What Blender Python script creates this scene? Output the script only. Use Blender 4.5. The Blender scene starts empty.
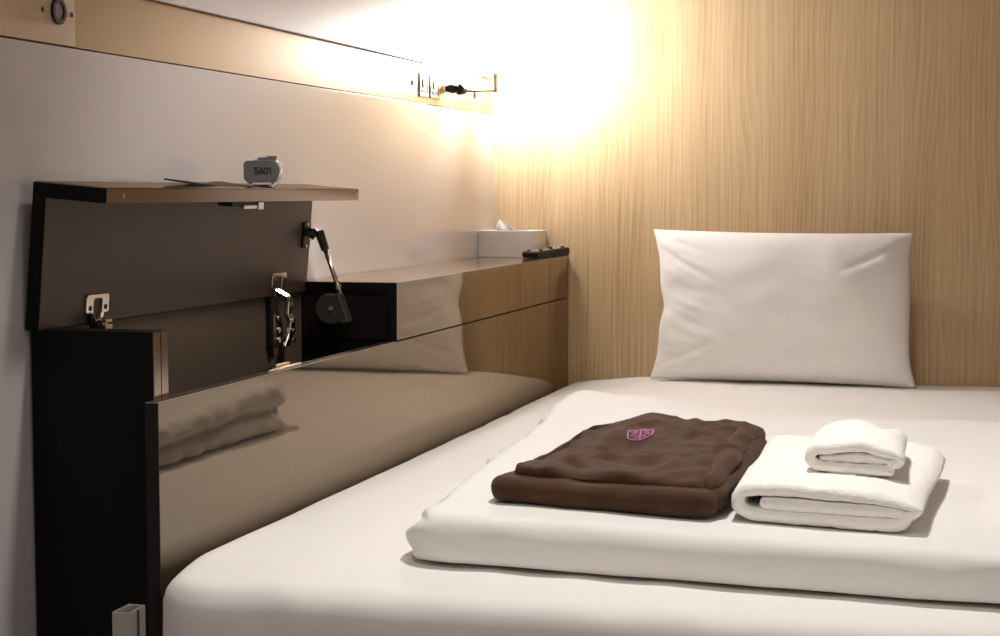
import bpy, bmesh, math, random
from mathutils import Vector, Matrix, noise
from mathutils.bvhtree import BVHTree
random.seed(4)
S = bpy.context.scene
COL = S.collection
PI = math.pi

# ------------------------------------------------------------------ materials
def nt(name):
    m = bpy.data.materials.new(name); m.use_nodes = True
    t = m.node_tree; b = t.nodes['Principled BSDF']
    return m, t, b

def mat(name, col, rough=.5, metal=0., spec=.5, coat=0., coat_r=.03, sheen=0., sheen_r=.5, ior=None,
        bump=0., bscale=200., bdist=.001, var=0., vscale=5.):
    m, t, b = nt(name)
    b.inputs['Base Color'].default_value = (*col, 1)
    b.inputs['Roughness'].default_value = rough
    b.inputs['Metallic'].default_value = metal
    b.inputs['Specular IOR Level'].default_value = spec
    if ior: b.inputs['IOR'].default_value = ior
    b.inputs['Coat Weight'].default_value = coat
    b.inputs['Coat Roughness'].default_value = coat_r
    b.inputs['Sheen Weight'].default_value = sheen
    b.inputs['Sheen Roughness'].default_value = sheen_r
    co = t.nodes.new('ShaderNodeTexCoord')
    if bump > 0:
        n = t.nodes.new('ShaderNodeTexNoise'); n.inputs['Scale'].default_value = bscale; n.inputs['Detail'].default_value = 4
        t.links.new(co.outputs['Object'], n.inputs['Vector'])
        bp = t.nodes.new('ShaderNodeBump'); bp.inputs['Strength'].default_value = bump; bp.inputs['Distance'].default_value = bdist
        t.links.new(n.outputs['Fac'], bp.inputs['Height']); t.links.new(bp.outputs['Normal'], b.inputs['Normal'])
    if var > 0:
        n2 = t.nodes.new('ShaderNodeTexNoise'); n2.inputs['Scale'].default_value = vscale
        n2.inputs['Detail'].default_value = 3
        t.links.new(co.outputs['Object'], n2.inputs['Vector'])
        r = t.nodes.new('ShaderNodeValToRGB')
        r.color_ramp.elements[0].position = .3; r.color_ramp.elements[1].position = .7
        r.color_ramp.elements[0].color = (*[c * (1 - var) for c in col], 1)
        r.color_ramp.elements[1].color = (*[min(1, c * (1 + var)) for c in col], 1)
        t.links.new(n2.outputs['Fac'], r.inputs['Fac']); t.links.new(r.outputs['Color'], b.inputs['Base Color'])
    return m

def wood_mat():
    m, t, b = nt('light_oak_veneer')
    N = t.nodes.new; L = t.links.new
    co = N('ShaderNodeTexCoord')
    def noise_tex(scale, sc=1, det=3, dist=0, rough=.5):
        mp = N('ShaderNodeMapping'); mp.inputs['Scale'].default_value = scale
        L(co.outputs['Object'], mp.inputs['Vector'])
        n = N('ShaderNodeTexNoise'); n.inputs['Scale'].default_value = sc; n.inputs['Detail'].default_value = det
        n.inputs['Distortion'].default_value = dist; n.inputs['Roughness'].default_value = rough
        L(mp.outputs['Vector'], n.inputs['Vector']); return n
    broad = noise_tex((9, 1, .25), 1, 2)
    # growth rings: wave bands warped so that they run vertically with slow cathedral curves
    warp = noise_tex((5, 1, 1.1), 1, 2, .3)
    sep = N('ShaderNodeSeparateXYZ'); L(co.outputs['Object'], sep.inputs[0])
    mul = N('ShaderNodeMath'); mul.operation = 'MULTIPLY_ADD'; mul.inputs[1].default_value = .11
    L(warp.outputs['Fac'], mul.inputs[0]); L(sep.outputs['X'], mul.inputs[2])
    cx = N('ShaderNodeCombineXYZ'); L(mul.outputs[0], cx.inputs['X'])
    wv = N('ShaderNodeTexWave'); wv.wave_type = 'BANDS'; wv.bands_direction = 'X'; wv.wave_profile = 'SAW'
    wv.inputs['Scale'].default_value = 24; wv.inputs['Distortion'].default_value = 2.5; wv.inputs['Detail'].default_value = 1.0
    wv.inputs['Detail Scale'].default_value = .6
    L(cx.outputs[0], wv.inputs['Vector'])
    fine = noise_tex((420, 1, 5), 1, 2, 0, .6)
    streak = noise_tex((60, 1, .8), 1, 3, 0, .6)
    def mixv(a, bb, f):
        x = N('ShaderNodeMix'); x.data_type = 'FLOAT'; x.inputs[0].default_value = f
        L(a, x.inputs[2]); L(bb, x.inputs[3]); return x.outputs[0]
    v = mixv(broad.outputs['Fac'], streak.outputs['Fac'], .5)
    v = mixv(v, wv.outputs['Fac'], .16)
    v = mixv(v, fine.outputs['Fac'], .42)
    r = N('ShaderNodeValToRGB'); e = r.color_ramp.elements
    e[0].position = .30; e[0].color = (.34, .215, .105, 1)
    e[1].position = .70; e[1].color = (.68, .52, .31, 1)
    k = e.new(.48); k.color = (.54, .385, .21, 1)
    L(v, r.inputs['Fac']); L(r.outputs['Color'], b.inputs['Base Color'])
    b.inputs['Roughness'].default_value = .42; b.inputs['Specular IOR Level'].default_value = .35
    bp = N('ShaderNodeBump'); bp.inputs['Strength'].default_value = .25; bp.inputs['Distance'].default_value = .0006
    L(v, bp.inputs['Height']); L(bp.outputs['Normal'], b.inputs['Normal'])
    return m

def tinted_mirror(name, base, refl, rough=.03, graze=None):
    """dark lacquer under a strongly reflecting gloss coat"""
    m, t, b = nt(name)
    b.inputs['Base Color'].default_value = (*base, 1); b.inputs['Roughness'].default_value = .3
    g = t.nodes.new('ShaderNodeBsdfAnisotropic'); g.inputs['Color'].default_value = (*refl, 1); g.inputs['Roughness'].default_value = rough
    if graze:            # reflects more strongly at a flat angle, as lacquer does
        lw = t.nodes.new('ShaderNodeLayerWeight'); lw.inputs['Blend'].default_value = .5
        rp = t.nodes.new('ShaderNodeValToRGB'); e = rp.color_ramp.elements
        e[0].position = .50; e[0].color = (*refl, 1); e[1].position = .78; e[1].color = (*graze, 1)
        t.links.new(lw.outputs['Facing'], rp.inputs['Fac']); t.links.new(rp.outputs['Color'], g.inputs['Color'])
    a = t.nodes.new('ShaderNodeMixShader'); a.inputs[0].default_value = .8
    out = t.nodes['Material Output']
    t.links.new(b.outputs[0], a.inputs[1]); t.links.new(g.outputs[0], a.inputs[2]); t.links.new(a.outputs[0], out.inputs['Surface'])
    return m

def emit(name, col, s):
    m, t, b = nt(name)
    b.inputs['Base Color'].default_value = (.9, .9, .88, 1)
    b.inputs['Emission Color'].default_value = (*col, 1); b.inputs['Emission Strength'].default_value = s
    return m

M = dict(
    wood=wood_mat(),
    wall=mat('gloss_white_panel', (.67, .62, .615), .25, 0, .5, coat=1, coat_r=.02),
    upper=mat('satin_white_panel', (.68, .61, .59), .4),
    brass=mat('brushed_brass_band', (.42, .275, .125), .38, .5, bump=.1, bscale=60),
    cream=mat('cream_metal_plate', (.62, .47, .33), .42, .3),
    ceil=mat('ceiling_paint', (.55, .50, .45), .9),
    side=mat('cabin_partition', (.14, .08, .055), .6),
    floor=mat('dark_carpet', (.05, .04, .035), .95, bump=.6, bscale=300, bdist=.004),
    black=mat('black_laminate', (.004, .004, .004), .45, 0, .15),
    edge=mat('black_edge', (.006, .005, .005), .25, 0, .4),
    brown=mat('matt_brown_laminate', (.088, .064, .044), .42, 0, .35),
    gloss=tinted_mirror('gloss_brown_lacquer', (.05, .03, .018), (.20, .168, .132), .03, (.53, .43, .325)),
    strip=tinted_mirror('gloss_edge_strip', (.06, .04, .03), (.42, .33, .27), .12),
    chrome=mat('polished_chrome', (.80, .72, .62), .16, 1),
    steel=mat('steel_rod', (.55, .50, .44), .25, 1),
    grey=mat('dark_grey_plastic', (.028, .024, .020), .45),
    dull=mat('dull_nickel', (.30, .25, .18), .4, .8),
    beige=mat('beige_plate', (.34, .29, .20), .4),
    alu=mat('satin_aluminium', (.60, .59, .52), .35, .7),
    sheet=mat('white_cotton_sheet', (.80, .77, .73), .8, 0, .2, sheen=.15, bump=.12, bscale=900, bdist=.0005),
    duvet=mat('white_cotton_duvet', (.79, .765, .73), .8, 0, .2, sheen=.15, bump=.15, bscale=600, bdist=.0008),
    pillow=mat('white_pillowcase', (.84, .81, .765), .75, 0, .2, sheen=.15, bump=.1, bscale=900, bdist=.0005),
    towel=mat('white_terry', (.92, .895, .84), .95, 0, .1, sheen=.1, bump=.8, bscale=330, bdist=.002),
    pj=mat('brown_jersey', (.070, .036, .020), .85, 0, .1, sheen=.06, bump=.5, bscale=700, bdist=.001, var=.22, vscale=25),
    pink=mat('pink_embroidery', (.50, .17, .32), .7),
    plum=mat('dark_plum_embroidery', (.06, .012, .03), .8),
    paper=mat('white_card', (.80, .77, .74), .6),
    tissue=mat('soft_tissue', (.9, .9, .9), .8),
    slot=mat('dark_slot', (.05, .045, .04), .6),
    plastic=mat('black_plastic', (.008, .007, .006), .4, 0, .3),
    rbody=mat('remote_silver', (.30, .22, .16), .4, .4),
    button=mat('ivory_button', (.75, .70, .55), .5),
    tag=mat('grey_tag_plastic', (.105, .095, .092), .42, .2),
    ink=mat('black_ink', (.004, .004, .004), .6),
    clear=mat('silvery_coil', (.75, .72, .68), .12, .8),
    card=mat('dark_leather', (.018, .010, .006), .5),
    white=mat('white_switch', (.8, .76, .66), .4),
    shade=emit('glowing_lamp_shade', (.97, .97, .99), 275),
    glow=emit('added_light_diffuser', (1, .97, .92), 12),
)

# ------------------------------------------------------------------ mesh helpers
def link(name, verts, faces, mats, parent=None, mi=None, smooth=False, bevel=0, bseg=2, subsurf=0, solid=0):
    me = bpy.data.meshes.new(name); me.from_pydata([tuple(v) for v in verts], [], faces)
    if not isinstance(mats, (list, tuple)): mats = [mats]
    for m in mats: me.materials.append(m)
    if mi: me.polygons.foreach_set('material_index', mi)
    bm = bmesh.new(); bm.from_mesh(me); bmesh.ops.recalc_face_normals(bm, faces=bm.faces); bm.to_mesh(me); bm.free()
    if smooth: me.polygons.foreach_set('use_smooth', [True] * len(me.polygons))
    me.update()
    o = bpy.data.objects.new(name, me); COL.objects.link(o)
    if parent: o.parent = parent
    if solid:
        s = o.modifiers.new('s', 'SOLIDIFY'); s.thickness = solid; s.offset = 0
    if bevel:
        b = o.modifiers.new('b', 'BEVEL'); b.width = bevel; b.segments = bseg; b.limit_method = 'ANGLE'; b.angle_limit = .6
    if subsurf:
        s = o.modifiers.new('ss', 'SUBSURF'); s.levels = subsurf; s.render_levels = subsurf
    return o

class MB:
    def __init__(s): s.v = []; s.f = []; s.m = []
    def add(s, v, f, m=0):
        k = len(s.v); s.v += [Vector(x) for x in v]; s.f += [tuple(i + k for i in q) for q in f]; s.m += [m] * len(f); return s
    def box(s, x0, x1, y0, y1, z0, z1, m=0):
        v = [(x, y, z) for z in (z0, z1) for y in (y0, y1) for x in (x0, x1)]
        return s.add(v, [(0, 2, 3, 1), (4, 5, 7, 6), (0, 1, 5, 4), (2, 6, 7, 3), (0, 4, 6, 2), (1, 3, 7, 5)], m)
    def prism(s, pts, fn, d0, d1, m=0):
        """2-D outline pts extruded between d0 and d1; fn(a,b,d) gives the point"""
        n = len(pts); v = [fn(a, b, d0) for a, b in pts] + [fn(a, b, d1) for a, b in pts]
        f = [tuple(range(n))[::-1], tuple(range(n, 2 * n))] + [(i, (i + 1) % n, n + (i + 1) % n, n + i) for i in range(n)]
        return s.add(v, f, m)
    def tube(s, path, r, n=10, m=0, closed=False, caps=True):
        path = [Vector(p) for p in path]; N = len(path)
        rs = r if isinstance(r, (list, tuple)) else [r] * N
        v = []; up = None
        for i, p in enumerate(path):
            a = path[(i - 1) % N] if (closed or i > 0) else path[i]
            b = path[(i + 1) % N] if (closed or i < N - 1) else path[i]
            t = (b - a).normalized()
            if up is None:
                up = Vector((0, 0, 1)) if abs(t.z) < .9 else Vector((1, 0, 0))
            u = (up - t * up.dot(t)).normalized(); w = t.cross(u); up = u
            for k in range(n):
                an = 2 * PI * k / n; v.append(p + (u * math.cos(an) + w * math.sin(an)) * rs[i])
        f = []
        for i in range(N if closed else N - 1):
            j = (i + 1) % N
            for k in range(n): f.append((i * n + k, i * n + (k + 1) % n, j * n + (k + 1) % n, j * n + k))
        if caps and not closed:
            f.append(tuple(range(n))[::-1]); f.append(tuple((N - 1) * n + k for k in range(n)))
        return s.add(v, f, m)
    def build(s, name, mats, parent=None, **kw):
        return link(name, s.v, s.f, mats, parent, mi=s.m, **kw)

def rrect(x0, x1, y0, y1, r, n=5):
    out = []
    for cx, cy, a0 in ((x1 - r, y1 - r, 0), (x0 + r, y1 - r, 90), (x0 + r, y0 + r, 180), (x1 - r, y0 + r, 270)):
        for k in range(n + 1):
            a = math.radians(a0 + 90 * k / n); out.append((cx + r * math.cos(a), cy + r * math.sin(a)))
    return out
def ellipse(cx, cy, rx, ry, n=28): return [(cx + rx * math.cos(2 * PI * k / n), cy + ry * math.sin(2 * PI * k / n)) for k in range(n)]

def slab(x0, x1, y0, y1, z0, z1, r, pr, h, nz):
    """rounded slab: r edge radius seen from the side, pr corner radius seen from above"""
    hx, hy, hz = (x1 - x0) / 2, (y1 - y0) / 2, (z1 - z0) / 2
    nx, ny = max(6, round(2 * hx / h)), max(6, round(2 * hy / h))
    ids = {}; V = []; F = []
    def vid(i, j, k):
        if (i, j, k) in ids: return ids[i, j, k]
        x, y, z = -hx + 2 * hx * i / nx, -hy + 2 * hy * j / ny, -hz + 2 * hz * k / nz
        cx = max(-hx + pr, min(hx - pr, x)); cy = max(-hy + pr, min(hy - pr, y))
        dx, dy = x - cx, y - cy; L = math.hypot(dx, dy)
        if L > 1e-9:
            mx = max(abs(dx), abs(dy)); dx, dy = dx * mx / L, dy * mx / L; L = mx
            a = L - (pr - r); b = abs(z) - (hz - r)
            if a > 0 and b > 0:
                mm = max(a, b); q = math.hypot(a, b); a2, b2 = a * mm / q, b * mm / q
                sc = (pr - r + a2) / L; dx *= sc; dy *= sc; z = math.copysign(hz - r + b2, z)
        ids[i, j, k] = len(V); V.append(Vector((x0 + hx + cx + dx, y0 + hy + cy + dy, z0 + hz + z)))
        return ids[i, j, k]
    for i in range(nx):
        for j in range(ny):
            F.append((vid(i, j, nz), vid(i + 1, j, nz), vid(i + 1, j + 1, nz), vid(i, j + 1, nz)))
            F.append((vid(i, j, 0), vid(i, j + 1, 0), vid(i + 1, j + 1, 0), vid(i + 1, j, 0)))
    for k in range(nz):
        for i in range(nx):
            F.append((vid(i, 0, k), vid(i + 1, 0, k), vid(i + 1, 0, k + 1), vid(i, 0, k + 1)))
            F.append((vid(i, ny, k), vid(i, ny, k + 1), vid(i + 1, ny, k + 1), vid(i + 1, ny, k)))
        for j in range(ny):
            F.append((vid(0, j, k), vid(0, j, k + 1), vid(0, j + 1, k + 1), vid(0, j + 1, k)))
            F.append((vid(nx, j, k), vid(nx, j + 1, k), vid(nx, j + 1, k + 1), vid(nx, j, k + 1)))
    return V, F

def displace(V, F, fn):
    bm = bmesh.new(); vs = [bm.verts.new(v) for v in V]
    for f in F: bm.faces.new([vs[i] for i in f])
    bmesh.ops.recalc_face_normals(bm, faces=bm.faces); bm.normal_update()
    out = [fn(v.co.copy(), v.normal.copy()) for v in vs]; bm.free(); return out

def P(x, y=0, z=0): return noise.noise(Vector((x, y, z)))
def ridge(v): return .6 - abs(v) * 2
def sm(a, b, x):
    t = max(0, min(1, (x - a) / (b - a))); return t * t * (3 - 2 * t)
def gs(x, w): return math.exp(-(x / w) ** 2)

def tag(o, label=None, cat=None, group=None, kind=None):
    if label: o['label'] = label
    if cat: o['category'] = cat
    if group: o['group'] = group
    if kind: o['kind'] = kind
    return o
def thing(name, label, cat, loc, rz=0, group=None):
    o = bpy.data.objects.new(name, None); COL.objects.link(o); o.location = loc; o.rotation_euler = (0, 0, rz); o.empty_display_size = .05
    return tag(o, label, cat, group)
def local(root, *objs):
    """children were modelled in world coordinates: keep them there"""
    mi = (Matrix.Translation(root.location) @ root.rotation_euler.to_matrix().to_4x4()).inverted()
    for o in objs: o.data.transform(mi)

# ------------------------------------------------------------------ measures
XC, XW, YB = -.961, -1.153, 4.06
YN = 1.904            # near end of the cabinet
ZS = .693             # seam between the front panel and the lid row
ZT = .794             # cabinet top
BZ = .505             # mattress top
DZ = .566             # top of folded duvet
XR = .30              # right partition
ZC = 2.15

# ------------------------------------------------------------------ setting
def struct(name, mb, m, **kw): return tag(mb.build(name, m, None, **kw), kind='structure')
struct('floor', MB().box(-1.3, 1.6, -.6, 4.2, -.05, 0), M['floor'])
struct('ceiling', MB().box(-1.3, 1.6, 0.4, 4.2, ZC, ZC + .05), M['ceil'])
struct('wall_back', MB().box(-1.3, XR + .05, YB, YB + .04, 0, ZC), M['wood'])
struct('wall_left', MB().box(XW - .03, XW, 1.2, YB, 0, 1.139), M['wall'], bevel=.0012)
struct('wall_left_upper', MB().box(XW - .03, XW, 1.2, YB, 1.2275, ZC), M['upper'], bevel=.0015)
struct('wall_right', MB().box(XR, XR + .04, 2.3, YB, 0, ZC), M['side'])
struct('trim_1', MB().box(XW - .028, XW - .005, 2.0375, YB, 1.1415, 1.2255), M['brass'])
struct('gap_dark_backing', MB().box(XW - .045, XW - .030, 1.2, YB, 1.12, 1.25), M['slot'])  # dark core added behind the panels so the gaps along the band look shaded

# metal socket plate at the left end of the band
t = thing('socket_plate', 'cream metal plate with a round black socket and two screw holes at the top left', 'socket plate', (XW, 1.80, 1.183))
mb = MB().box(XW - .028, XW + .0005, 1.45, 2.0345, 1.1412, 1.2255)
a = mb.build('plate', M['cream'], t, bevel=.001)
def YZ(x0): return lambda a, b, d: (x0 + d, a, b)
ring_o, ring_i = ellipse(1.990, 1.1835, .0172, .0172), ellipse(1.990, 1.1835, .0108, .0108)
mb = MB(); n = len(ring_o)
v = [(XW + .0005, *p) for p in ring_o] + [(XW + .0045, *p) for p in ring_o] + [(XW + .0045, *p) for p in ring_i] + [(XW + .0005, *p) for p in ring_i]
mb.add(v, [(k * n + i, k * n + (i + 1) % n, (k + 1) * n + (i + 1) % n, (k + 1) * n + i) for k in range(3) for i in range(n)])
b = mb.build('socket_ring', M['plastic'], t, bevel=.0006)
c = MB().prism(ring_i, YZ(XW), .0003, .0022).build('socket_face', mat('socket_lilac', (.30, .25, .25), .3), t)
local(t, a, b, c)
for yy in (1.953, 2.026):
    o = MB().prism(ellipse(yy, 1.1825, .0028, .0034, 14), YZ(XW), .0002, .0014).build('screw_hole', M['slot'], t); local(t, o)

# ------------------------------------------------------------------ cabinet
cab = thing('bedside_cabinet', 'long glossy dark brown bedside cabinet with its near lid standing open against the wall', 'cabinet', (XC, 3.0, 0))
def cp(name, mb, m, label=None, parent=None, **kw):
    o = mb.build(name, m, parent or cab, **kw); local(cab, o)
    if label: o['label'] = label
    return o
FX = XC - .0182       # back face of the front panel
cp('end_panel', MB().box(XW + .004, FX - .0005, YN, YN + .0195, .02, .7765), M['black'], bevel=.0008)
cp('end_panel', MB().box(XW + .02, FX - .0005, YN + .0205, YN + .0395, .02, .7765), M['black'], bevel=.0008)
cp('edge_strip', MB().box(FX - .0004, FX + .0006, YN + .001, YN + .019, .6, .776).box(FX - .0004, FX + .0006, YN + .0213, YN + .039, .6, .776), M['strip'], 'pinkish reflecting edge strips')
o = MB()
o.box(FX, XC - .0012, YN - .024, YB - .001, .03, ZS - .0015, 0).box(XC - .0012, XC, YN - .0235, YB - .001, .031, ZS - .002, 1)
cp('front_panel', o, [M['edge'], M['gloss']], 'mirror gloss brown front panel')
cp('panel_edge', MB().box(FX + .0005, XC - .0003, YN - .0235, 2.765, ZS - .0015, ZS - .0003), M['steel'], 'thin bright top edge')
cp('back_panel', MB().box(XW + .001, XW + .014, YN + .04, 2.775, .3, .776), M['brown'])
cp('compartment_floor', MB().box(XW + .014, FX, YN + .04, 2.775, .33, .345), M['black'])
cp('divider_panel', MB().box(XW + .001, FX - .002, 2.781, 2.799, .02, .70), M['black'])
cp('plinth', MB().box(XW + .02, XC - .03, YN + .02, YB - .01, 0, .03), M['black'])
# closed cover over the far half (an L of top board and fascia)
cov = MB()
cov.box(XW + .001, XC - .0012, 2.775, YB - .001, ZT - .017, ZT - .0012, 0)
cov.box(XW + .001, XC - .0006, 2.7755, YB - .001, ZT - .0012, ZT, 2)
cov.box(XC - .018, XC - .0012, 2.775, YB - .001, ZS + .0006, ZT - .017, 0)
cov.box(XC - .0012, XC, 2.7755, YB - .001, ZS + .0012, ZT - .0008, 1)
top_gloss = tinted_mirror('gloss_brown_top', (.20, .16, .13), (.88, .83, .77), .07)
cover = cp('closed_cover', cov, [M['black'], M['gloss'], top_gloss], 'closed mirror gloss cover over the far half')
cp('cover_end', MB().box(XW + .004, XC - .019, 2.7785, 2.7925, ZS + .001, ZT - .018), M['edge'])
cp('cover_edge', MB().box(XC - .0016, XC + .0003, 2.7742, 2.7756, ZS + .001, ZT - .0004).box(XW + .05, XC - .0016, 2.7742, 2.7752, ZT - .0014, ZT - .0002), M['steel'], 'thin bright edge line', parent=cab)
# open lid: the same L turned up on its hinges, leaning a little to the room
LEAN = math.radians(4.9); PX, PZ = -1.1505, .7765
def LP(a, b, y): # a out of the wall, b up the lid
    return Vector((PX + a * math.cos(LEAN) + b * math.sin(LEAN), y, PZ + b * math.cos(LEAN) - a * math.sin(LEAN)))
def lbox(mb, a0, a1, b0, b1, y0, y1, m=0):
    v = [LP(x, z, y) for z in (b0, b1) for y in (y0, y1) for x in (a0, a1)]
    return mb.add(v, [(0, 2, 3, 1), (4, 5, 7, 6), (0, 1, 5, 4), (2, 6, 7, 3), (0, 4, 6, 2), (1, 3, 7, 5)], m)
Y0, Y1 = 1.893, 2.781
mb = MB()
lbox(mb, 0, .0180, 0, .187, Y0, Y1, 0)
lbox(mb, .0180, .0187, .002, .1685, Y0 + .001, Y1 - .001, 1)
lbox(mb, .0180, .1015, .1685, .187, Y0, Y1, 0)
lid = cp('lid', mb, [M['black'], M['brown']], 'open lid, matt brown inside')
mb = MB(); lbox(mb, .1015, .1028, .1688, .1867, Y0 + .0008, Y1 - .001)
o = cp('lid_edge', mb, M['strip'], 'reflecting front edge of the raised lid'); o.parent = lid
mb = MB(); lbox(mb, .002, .1015, .187, .1882, Y0 + .001, Y1 - .001)
o = cp('lid_outer_face', mb, M['gloss'], 'glossy outer face of the raised lid'); o.parent = lid
for yy, zz in ((1.934, .178), (2.768, .179)):
    mb = MB(); c0 = LP(.1028, zz, yy)
    mb.prism(ellipse(0, 0, .0032, .0032, 14), lambda a, b, d: (c0.x + d, c0.y + a, c0.z + b), 0, .0012)
    o = cp('screw', mb, M['chrome']); o.parent = lid
# latch under the lid ledge
mb = MB(); lbox(mb, .066, .090, .160, .1685, 2.29, 2.395)
o = cp('latch', mb, M['plastic'], bevel=.002); o.parent = lid
mb = MB(); lbox(mb, .084, .094, .157, .163, 2.325, 2.372); lbox(mb, .082, .0945, .1555, .1675, 2.376, 2.396)
o = cp('latch_catch', mb, M['chrome'], 'chrome latch catch', bevel=.0012); o.parent = lid
# chrome concealed hinges
def hinge(yc, low):
    mb = MB()
    pl = [(-.030, .003), (-.030, .023), (-.027, .026), (.027, .026), (.030, .023), (.030, .003), (.027, .0), (.012, .0), (.012, .016), (.009, .020), (-.009, .020), (-.012, .016), (-.012, .0), (-.027, .0)]
    mb.prism(pl, lambda a, b, d: LP(.0187 + d, b + .014, yc + a), 0, .0042)
    for sx in (-1, 1):   # the neck ears
        mb.add([LP(.0229, .016, yc + sx * .011), LP(.0229, .016, yc + sx * .019), LP(.0225, .000, yc + sx * .013), LP(.0225, .000, yc + sx * .005),
                LP(.0175, .016, yc + sx * .011), LP(.0175, .016, yc + sx * .019), LP(.0185, .000, yc + sx * .013), LP(.0185, .000, yc + sx * .005)],
               [(0, 1, 2, 3), (7, 6, 5, 4), (0, 4, 5, 1), (1, 5, 6, 2), (2, 6, 7, 3), (3, 7, 4, 0)])
    o = cp('hinge', mb, M['chrome'], 'chrome cup hinge', bevel=.0008); 
    for sx in (-1, 1):
        s = MB(); c0 = LP(.0229, .022, yc + sx * .0205)
        s.prism(ellipse(0, 0, .0035, .0035, 12), lambda a, b, d: (c0.x + d, c0.y + a, c0.z + b), 0, .0009)
        q = cp('hinge_screw', s, M['slot']); q.parent = o
    arm = MB()
    p0 = LP(.020, .006, yc); x0 = p0.x
    if not low:
        arm.tube([(x0 + .002, yc - .012, .786), (x0 + .008, yc - .014, .776), (x0 + .018, yc - .010, .774)], [.008, .011, .008], 10)
        q = cp('hinge_barrel', arm, M['plastic']); q.parent = o
        a2 = MB()
        a2.box(x0 + .022, x0 + .028, yc - .024, yc - .004, .768, .7755).box(x0 + .022, x0 + .0275, yc - .022, yc - .004, .7775, .7825).box(x0 + .015, x0 + .023, yc - .022, yc - .006, .766, .782)
        q = cp('hinge_arm', a2, M['chrome'], bevel=.001); q.parent = o
    else:
        seg = [(x0, yc - .012, .788), (x0 + .013, yc + .006, .776), (x0 + .016, yc + .014, .766), (x0 + .014, yc + .014, .745),
               (x0 + .016, yc + .022, .732), (x0 + .014, yc + .020, .712), (x0 + .010, yc + .010, .690)]
        w = .0068; vv = []; ff = []
        for i, p in enumerate(seg):
            for dx, dy in ((-w * .6, -w * 1.6), (w * .6, -w * 1.6), (w * .6, w * 1.6), (-w * .6, w * 1.6)): vv.append((p[0] + dx, p[1] + dy, p[2]))
        for i in range(len(seg) - 1):
            for k in range(4): ff.append((i * 4 + k, i * 4 + (k + 1) % 4, i * 4 + 4 + (k + 1) % 4, i * 4 + 4 + k))
        ff += [(3, 2, 1, 0), tuple(len(vv) - 4 + k for k in range(4))]
        arm.add(vv, ff)
        q = cp('hinge_arm', arm, M['chrome'], bevel=.0015); q.parent = o
        bl = MB().box(x0 - .008, x0 + .004, yc - .030, yc - .004, .690, .775)
        q = cp('hinge_block', bl, M['plastic'], bevel=.003); q.parent = o
        pt = MB().box(x0 + .004, x0 + .0065, yc - .028, yc - .019, .690, .745)
        for zc in (.738, .719, .702):
            pt.prism(ellipse(yc - .008, zc, .0052, .0052, 14), YZ(x0 + .004), 0, .0035)
        q = cp('mounting_plate', pt, M['chrome'], bevel=.0008); q.parent = o
        kn = MB()
        for zc in (.734, .716, .700): kn.prism(ellipse(yc + .020, zc, .0045, .0045, 12), YZ(x0 + .020), 0, .0025)
        q = cp('hinge_rivet', kn, M['chrome']); q.parent = o
hinge(2.034, False); hinge(2.648, True)
# damped lid stay
stay = MB()
br = [LP(.0165, b, 2.760) for b in (0, 1)]
mb = MB(); mb.prism(rrect(2.742, 2.772, .078, .124, .004), lambda a, b, d: LP(.0187 + d, b, a), 0, .004)
st = cp('lid_stay', mb, M['plastic'], 'dark damped lid stay with a steel rod')
kn = MB(); A0 = LP(.030, .104, 2.768)
kn.tube([LP(.020, .106, 2.757), LP(.031, .106, 2.760)], .008, 12)
kn.tube([LP(.027, .108, 2.762), LP(.037, .100, 2.764)], .0095, 14)
q = cp('pivot_joint', kn, M['grey'], smooth=False, bevel=.0015); q.parent = st
for b in (.082, .120):
    s = MB().prism(ellipse(2.757, b, .0028, .0028, 10), lambda a, b, d: LP(.0227 + d, b, a), 0, .001); q = cp('screw', s, M['chrome']); q.parent = st
E0 = Vector((-1.0985, 2.762, .880)); E1 = Vector((-1.0585, 2.764, .766))
d = E1 - E0
q = cp('sleeve', MB().tube([E0 - d * .02, E0 + d * .27], [.0085, .0072], 12), M['grey']); q.parent = st
q = cp('rod', MB().tube([E0 + d * .25, E1], .0042, 12), M['steel'], smooth=True); q.parent = st
q = cp('rod_collar', MB().tube([E0 + d * .80, E0 + d * .86], .0065, 12), M['steel']); q.parent = st
# D-shaped damper housing on the cover's end face: straight right side along the rod, round left side
dn = d.normalized(); side = Vector((dn.z, 0, -dn.x)); side = side if side.x < 0 else -side
H0 = Vector((-1.0750, 0, .783))
pts = []
L_ = .066
loc = [(0.012, -.012), (L_, -.012), (L_, .002)]
for k in range(13):
    an = math.radians(-15 + 195 * k / 12); loc.append((L_ * .50 + .028 * math.cos(an), .012 + .029 * math.sin(an)))
loc += [(.010, .000)]
hp = [(H0.x + dn.x * u + side.x * w, H0.z + dn.z * u + side.z * w) for u, w in loc]
mb = MB().prism(hp, lambda a, b, dd: (a, dd, b), 2.752, 2.777)
q = cp('damper_housing', mb, M['grey'], bevel=.003); q.parent = st
cc = H0 + dn * (L_ * .5) + side * .012
q = cp('housing_screw', MB().prism(ellipse(cc.x, cc.z, .0045, .0045, 12), lambda a, b, dd: (a, dd, b), 2.7500, 2.753), M['steel'], bevel=.001); q.parent = st
# chrome striker on the front panel's top edge
mb = MB().box(FX - .012, FX + .006, 2.25, 2.37, ZS - .0005, ZS + .0015).box(FX - .006, FX + .002, 2.285, 2.335, ZS + .0015, ZS + .006)
cp('striker_plate', mb, M['chrome'], 'chrome striker plate', bevel=.001)

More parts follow.
